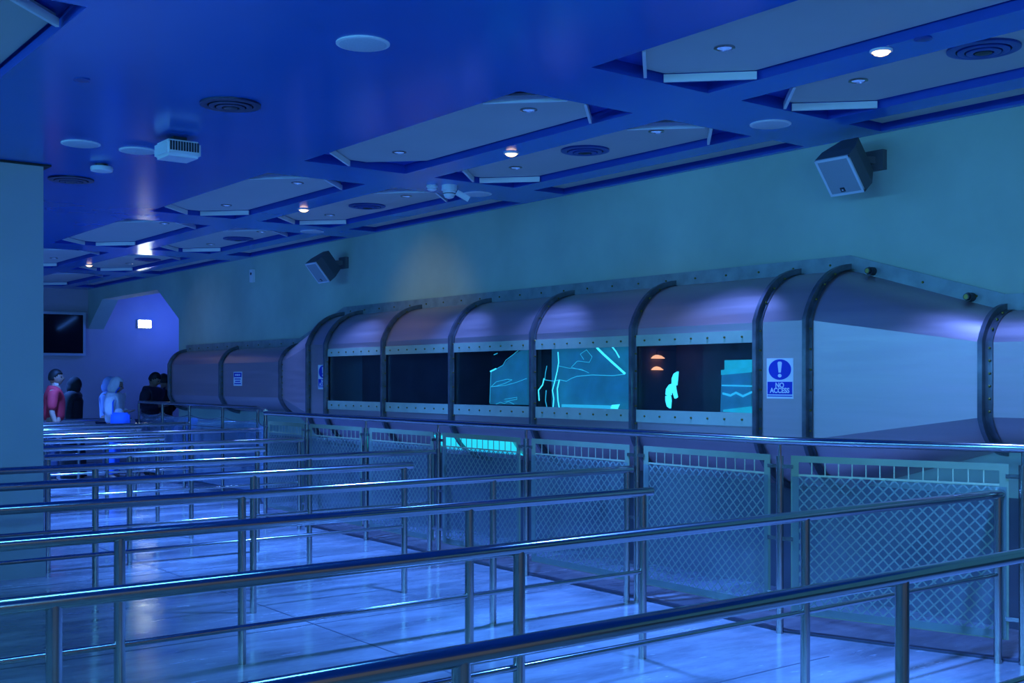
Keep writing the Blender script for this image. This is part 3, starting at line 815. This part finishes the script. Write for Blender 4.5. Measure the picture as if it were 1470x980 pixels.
es = empty('exit_sign', (ex, YE, ez)); tag(es, 'brightly lit white sign box on the blue end wall', 'sign')
MB().box(ex-.14, ex+.14, YE-.05, YE, ez-.085, ez+.085).build('casing', M_WHITE, es)
MB().box(ex-.125, ex+.125, YE-.056, YE-.05, ez-.07, ez+.07).build('lit_face', mat('exit_face', (.9,1,.9), emit=(.85, 1, .80), estr=16), es)

lt = empty('led_tube', (8.27, 17.0, 2.95)); tag(lt, 'slanted blue LED tube on the hidden wall of the recess', 'light')
MB().tube([(8.05, 17.04, 2.80), (8.49, 17.04, 3.11)], .022, 10).build('tube', mat('led_tube_blue', (.1,.3,.9), emit=(.06, .25, 1.0), estr=5), lt)
for q_ in ((8.05, 17.02, 2.80), (8.49, 17.02, 3.11)): MB().box(q_[0]-.03, q_[0]+.03, 17.0, 17.05, q_[2]-.03, q_[2]+.03).build('end_clip', M_DARK, lt)
# ------------------------------------------------------------------ people at the back
def skin_mesh(name, verts, edges, radii, m, parent=None, sub=2, root=0):
    me = bpy.data.meshes.new(name); me.from_pydata(verts, edges, []); me.materials.append(m)
    o = link(name, me, parent)
    md = o.modifiers.new('skin', 'SKIN'); md.use_smooth_shade = True
    if not me.skin_vertices: me.attributes
    sv = me.skin_vertices[0].data if me.skin_vertices else None
    if sv is None:
        bpy.context.view_layer.objects.active = o
        bpy.ops.mesh.customdata_skin_add(); sv = me.skin_vertices[0].data
    for i, r in enumerate(radii):
        sv[i].radius = r if isinstance(r, tuple) else (r, r); sv[i].use_root = (i == root)
    s = o.modifiers.new('sub', 'SUBSURF'); s.levels = sub; s.render_levels = sub
    return o
def chain(V_, E_, R_, pts, rad, start=None):
    prev = start; idx = []
    for p, r in zip(pts, rad):
        V_.append(p); R_.append(r); i = len(V_)-1; idx.append(i)
        if prev is not None: E_.append((prev, i))
        prev = i
    return idx
M_SKIN = mat('skin', (.36, .20, .14), rough=.5, var=.05)
M_HAIR = mat('dark_hair', (.012, .010, .010), rough=.6, var=.3, scale=60)
M_RED = mat('red_cotton', (.50, .015, .03), rough=.8, var=.12, scale=12)
M_BLACKC = mat('black_cloth', (.012, .012, .016), rough=.8, var=.3, scale=10)
M_NAVY = mat('navy_jacket', (.015, .018, .04), rough=.7, var=.25, scale=10)
M_DENIM = mat('dark_denim', (.03, .04, .09), rough=.8, var=.2, scale=20)
M_PALE = mat('pale_fleece', (.78, .76, .82), rough=.9, var=.08, scale=14)
M_BLUEC = mat('blue_cloth', (.04, .16, .70), rough=.8, var=.12, scale=10)
M_SHOE = mat('shoe', (.03, .03, .03), rough=.6, var=.2)
M_EYE = mat('eye_dark', (.01, .01, .01), rough=.2, var=.1)

def head_mesh(name, c, m, parent, k=1.0, yaw=0.0, pitch=0.0):
    """head with brow, eye hollows, nose, lips, chin, ears; faces local +X"""
    bm = bmesh.new(); bmesh.ops.create_uvsphere(bm, u_segments=28, v_segments=20, radius=1)
    for v in bm.verts:
        x, y, z = v.co
        X, Y, Z = x*.098, y*.076, z*.118
        if z < -.1: X -= .012*(-z)*(1 if x < 0 else -.4); Y *= 1-.22*(-z)
        if x > .3:
            g = lambda yy, zz, sy, sz: math.exp(-((y-yy)/sy)**2-((z-zz)/sz)**2)
            X += .030*g(0, -.12, .13, .20) + .008*g(0, -.45, .25, .08) + .010*g(0, -.8, .25, .14)
            X -= .012*(g(.38, .08, .2, .13)+g(-.38, .08, .2, .13)); X += .006*g(0, .30, .6, .12)
        for s in (-1, 1):
            e = math.exp(-((x+.02)/.13)**2-((z+.02)/.24)**2) if s*y > .8 else 0
            Y += s*.018*e
        v.co = (X*k, Y*k, Z*k)
    me = bpy.data.meshes.new(name); bm.to_mesh(me); bm.free(); me.materials.append(m); me.shade_smooth()
    return me
def person(name, loc, yaw, hgt, label, top, legs, hair=None, arms='down', hood=None, robe=None, lean=0.0, look=(0, 0), sleeves='long', skin=M_SKIN, bulk=.018):
    o = empty(name, loc); o.rotation_euler = (0, 0, yaw); tag(o, label, 'person', 'visitors waiting at the back')
    k = hgt/1.75
    def S(p): return (p[0]*k + lean*max(0, p[2]-.9), p[1]*k, p[2]*k)
    V_, E_, R_ = [], [], []
    tr = chain(V_, E_, R_, [S(p) for p in ((0,0,.95),(0,0,1.10),(.005,0,1.28),(0,0,1.44),(.005,0,1.515),(.02,0,1.58))],
               [(.15*k,.11*k),(.14*k,.10*k),(.16*k,.11*k),(.13*k,.085*k),(.060*k,.060*k),(.056*k,.056*k)])
    sides = {}
    for s in (-1, 1):
        lg = chain(V_, E_, R_, [S((0,s*.09,.88)), S((.015,s*.10,.48)), S((-.01,s*.105,.09)), S((.10,s*.115,.035)), S((.18,s*.12,.025))],
                   [.085*k,.058*k,.042*k,.04*k,.028*k], tr[0])
        if arms == 'down': A = [(0,s*.20,1.435),(-.02,s*.255,1.12),(.06,s*.265,.88)]; h = (.03, 0, -1)
        elif arms == 'phone': A = [(0,s*.19,1.435),(.0,s*.25,1.15),(.19,s*.07,1.18)]; h = (1, -s*.25, .1)
        else: A = [(0,s*.19,1.435),(.03,s*.235,1.13),(.20,s*.12,1.02)]; h = (1, -s*.3, -.05)
        am = chain(V_, E_, R_, [S(p) for p in A], [.062*k,.045*k,.032*k], tr[3])
        hd = Vector(h).normalized(); w0 = Vector(S(A[2])); lat = Vector((0,0,1)).cross(hd)
        if lat.length < .2: lat = Vector((1,0,0))
        lat.normalize()
        pm = chain(V_, E_, R_, [tuple(w0+hd*.045*k), tuple(w0+hd*.085*k)], [(.034*k,.020*k),(.036*k,.018*k)], am[-1])
        curl = hd.cross(lat)*(.35)
        for q, ln in ((-.030,.058),(-.010,.070),(.010,.074),(.030,.065)):
            b0 = w0+hd*.092*k+lat*q*k
            chain(V_, E_, R_, [tuple(b0), tuple(b0+(hd+curl*.4)*ln*.5*k), tuple(b0+(hd+curl)*ln*k*.95)], [.0095*k,.0085*k,.0070*k], pm[1])
        b0 = w0+hd*.05*k-lat*.04*k
        chain(V_, E_, R_, [tuple(b0), tuple(b0+(hd*.7-lat*.6)*.05*k)], [.011*k,.008*k], pm[0])
        sides[s] = (lg, am, A)
    vs = V_; root = tr[0]
    b = skin_mesh('body', vs, E_, R_, skin, None, 2, root); b.parent = o
    b['label'] = 'body'
    del b['label']
    # head: a child mesh set on the neck
    hl = Vector(S((.035, 0, 1.632)))
    he = link('head', head_mesh('head', None, skin, None, k), None); he.parent = o; he.location = hl; he.rotation_euler = (0, look[1], look[0])
    for s in (-1, 1):
        bm = bmesh.new(); bmesh.ops.create_uvsphere(bm, u_segments=10, v_segments=8, radius=.011*k)
        me = bpy.data.meshes.new('eye'); bm.to_mesh(me); bm.free(); me.materials.append(M_EYE)
        e = link('eye', me); e.parent = he; e.location = (.083*k, s*.028*k, .010*k)
    def shell(name, m, cut, f=1.0):
        v2, e2, r2 = [], [], []; mp = {}
        for i in cut:
            mp[i] = len(v2); v2.append(vs[i]); r = R_[i]
            r2.append(tuple(a*1.0+f for a in (r if isinstance(r, tuple) else (r, r))))
        for a, c in E_:
            if a in mp and c in mp: e2.append((mp[a], mp[c]))
        g = skin_mesh(name, v2, e2, r2, m, None, 2, 0); g.parent = o
        return g
    L_, R2 = sides[-1], sides[1]
    if robe is None:
        cut = tr[:5] + sum([sides[s][1][: (2 if sleeves == 'short' else 3)] for s in (-1, 1)], [])
        shell('shirt' if sleeves == 'short' else 'jacket', top, cut, bulk*k)
        shell('trousers', legs, [tr[0]] + L_[0][:3] + R2[0][:3], .016*k)
        for s in (-1, 1):
            lg = sides[s][0]; a = Vector(vs[lg[2]]); 
            sh = skin_mesh('shoe', [tuple(a+Vector((-.03,0,-.045))*k), tuple(a+Vector((.08,0,-.045))*k), tuple(a+Vector((.20,s*.012,-.052))*k)], [(0,1),(1,2)], [(.045*k,.045*k),(.05*k,.045*k),(.04*k,.032*k)], M_SHOE, None, 2, 0)
            sh.parent = o
    else:
        rb = MB(); prof_ = [(.30,.02),(.29,.3),(.25,.7),(.215,1.0),(.225,1.22),(.235,1.36),(.17,1.47),(.09,1.53)]
        n = 28
        rings = []
        for r, z in prof_:
            row = []
            for j in range(n):
                t = 2*math.pi*j/n; fold = 1+.05*math.sin(5*t+z*2)*(1-z/1.6)
                c0 = S((0,0,z)); row.append((c0[0]+r*.72*k*fold*math.cos(t), r*k*fold*math.sin(t), c0[2]))
            rings.append(row)
        for a, c in zip(rings, rings[1:]): rb.loft(a, c, True)
        ob = rb.build('robe', robe, None, True); ob.parent = o
        cut = [tr[3]] + sum([sides[s][1] for s in (-1, 1)], [])
        shell('sleeves', robe, cut, .03*k)
    if hair:
        bm = bmesh.new(); bmesh.ops.create_uvsphere(bm, u_segments=24, v_segments=16, radius=1)
        for v in bm.verts:
            x, y, z = v.co
            v.co = (x*.103*k-.006*k, y*.081*k, z*.122*k+.006*k)
        bmesh.ops.delete(bm, geom=[v for v in bm.verts if v.co.z < -.06*k or (v.co.x > .045*k and v.co.z < .05*k) or (v.co.x > -.005*k and v.co.z < .0)], context='VERTS')
        me = bpy.data.meshes.new('hair'); bm.to_mesh(me); bm.free(); me.materials.append(hair); me.shade_smooth()
        hh = link('hair', me); hh.parent = he
        sd = hh.modifiers.new('thick', 'SOLIDIFY'); sd.thickness = .008*k; sd.offset = 1
    if hood:
        bm = bmesh.new(); bmesh.ops.create_uvsphere(bm, u_segments=28, v_segments=20, radius=1)
        for v in bm.verts:
            x, y, z = v.co
            X, Y, Z = x*.125-.012, y*.108, z*.145+.008
            if z < -.2: X = X*(1+.35*(-z-.2)) - .01; Y *= 1+.55*(-z-.2); Z -= .05*(-z-.2)
            v.co = (X*k, Y*k, Z*k)
        if hood[1]:
            bmesh.ops.delete(bm, geom=[v for v in bm.verts if v.co.x > .055*k and abs(v.co.y) < .075*k and -.11*k < v.co.z < .085*k], context='VERTS')
        me = bpy.data.meshes.new('hood'); bm.to_mesh(me); bm.free(); me.materials.append(hood[0]); me.shade_smooth()
        hh = link('hood', me); hh.parent = he
        sd = hh.modifiers.new('thick', 'SOLIDIFY'); sd.thickness = .014*k
    return o
def ground(u, D):
    k = (u-735)/f_
    return (D*(sy_+k*cy), D*(cy-k*sy_), 0)
RGT = math.atan2(-sy_, cy)       # heading of image-right
person('person', ground(77, 17.3), RGT+.35, 1.75, 'man in a red t-shirt looking right, standing beside the column', M_RED, M_DENIM, hair=M_HAIR, sleeves='short', bulk=.03, look=(-.25, 0))
pw = person('person', ground(105, 18.8), RGT+.1, 1.62, 'person in black robe and face veil beside the man in red', M_BLACKC, M_BLACKC, robe=M_BLACKC, hood=(M_BLACKC, False), look=(-.1, .1))
ph_ = person('person', ground(163, 18.15), RGT, 1.62, 'person in a pale hooded jacket looking down at their hands', M_PALE, M_BLUEC, arms='phone', hood=(M_PALE, True), bulk=.05, lean=.03, look=(0, .3))
person('person', ground(155, 19.6), RGT, 1.63, 'person in a blue-grey hood mostly hidden behind the pale jacket', mat('bluegrey_cloth', (.35,.45,.72), rough=.9, var=.1), M_DENIM, arms='hold', hood=(MATS['bluegrey_cloth'], True), look=(0, .2))
pd = person('person', ground(214, 19.4), RGT-.2, 1.72, 'man in a dark jacket bowing his head over his hands by the opening', M_NAVY, M_DENIM, arms='phone', hair=M_HAIR, bulk=.05, lean=.10, look=(0, .5))
person('person', ground(237, 20.2), RGT+2.6, 1.70, 'dark figure half hidden behind the wall edge', M_BLACKC, M_DENIM, hair=M_HAIR, arms='hold')
# blue bag carried at the hip of the person in the pale jacket
g = Vector(ground(173, 17.86))
bag = empty('shoulder_bag', (g.x, g.y, .82)); bag.rotation_euler = (0, 0, RGT); tag(bag, 'bright blue shoulder bag at the hip of the pale-jacketed person', 'bag')
b = bmesh.new(); bmesh.ops.create_cube(b, size=1)
for v_ in b.verts: v_.co = Vector((v_.co.x*.30*(1-.12*v_.co.z), v_.co.y*.11, v_.co.z*.27+.135))
bmesh.ops.bevel(b, geom=b.edges[:], offset=.03, segments=3, affect='EDGES')
me = bpy.data.meshes.new('pouch'); b.to_mesh(me); b.free(); me.materials.append(M_BLUEC); me.shade_smooth()
po = link('pouch', me); po.parent = bag
st = MB().tube([(-.12, 0, .25), (-.13, .03, .42), (-.12, .16, .60), (-.09, .22, .66)], .012, 8).build('strap', M_BLUEC); st.parent = bag
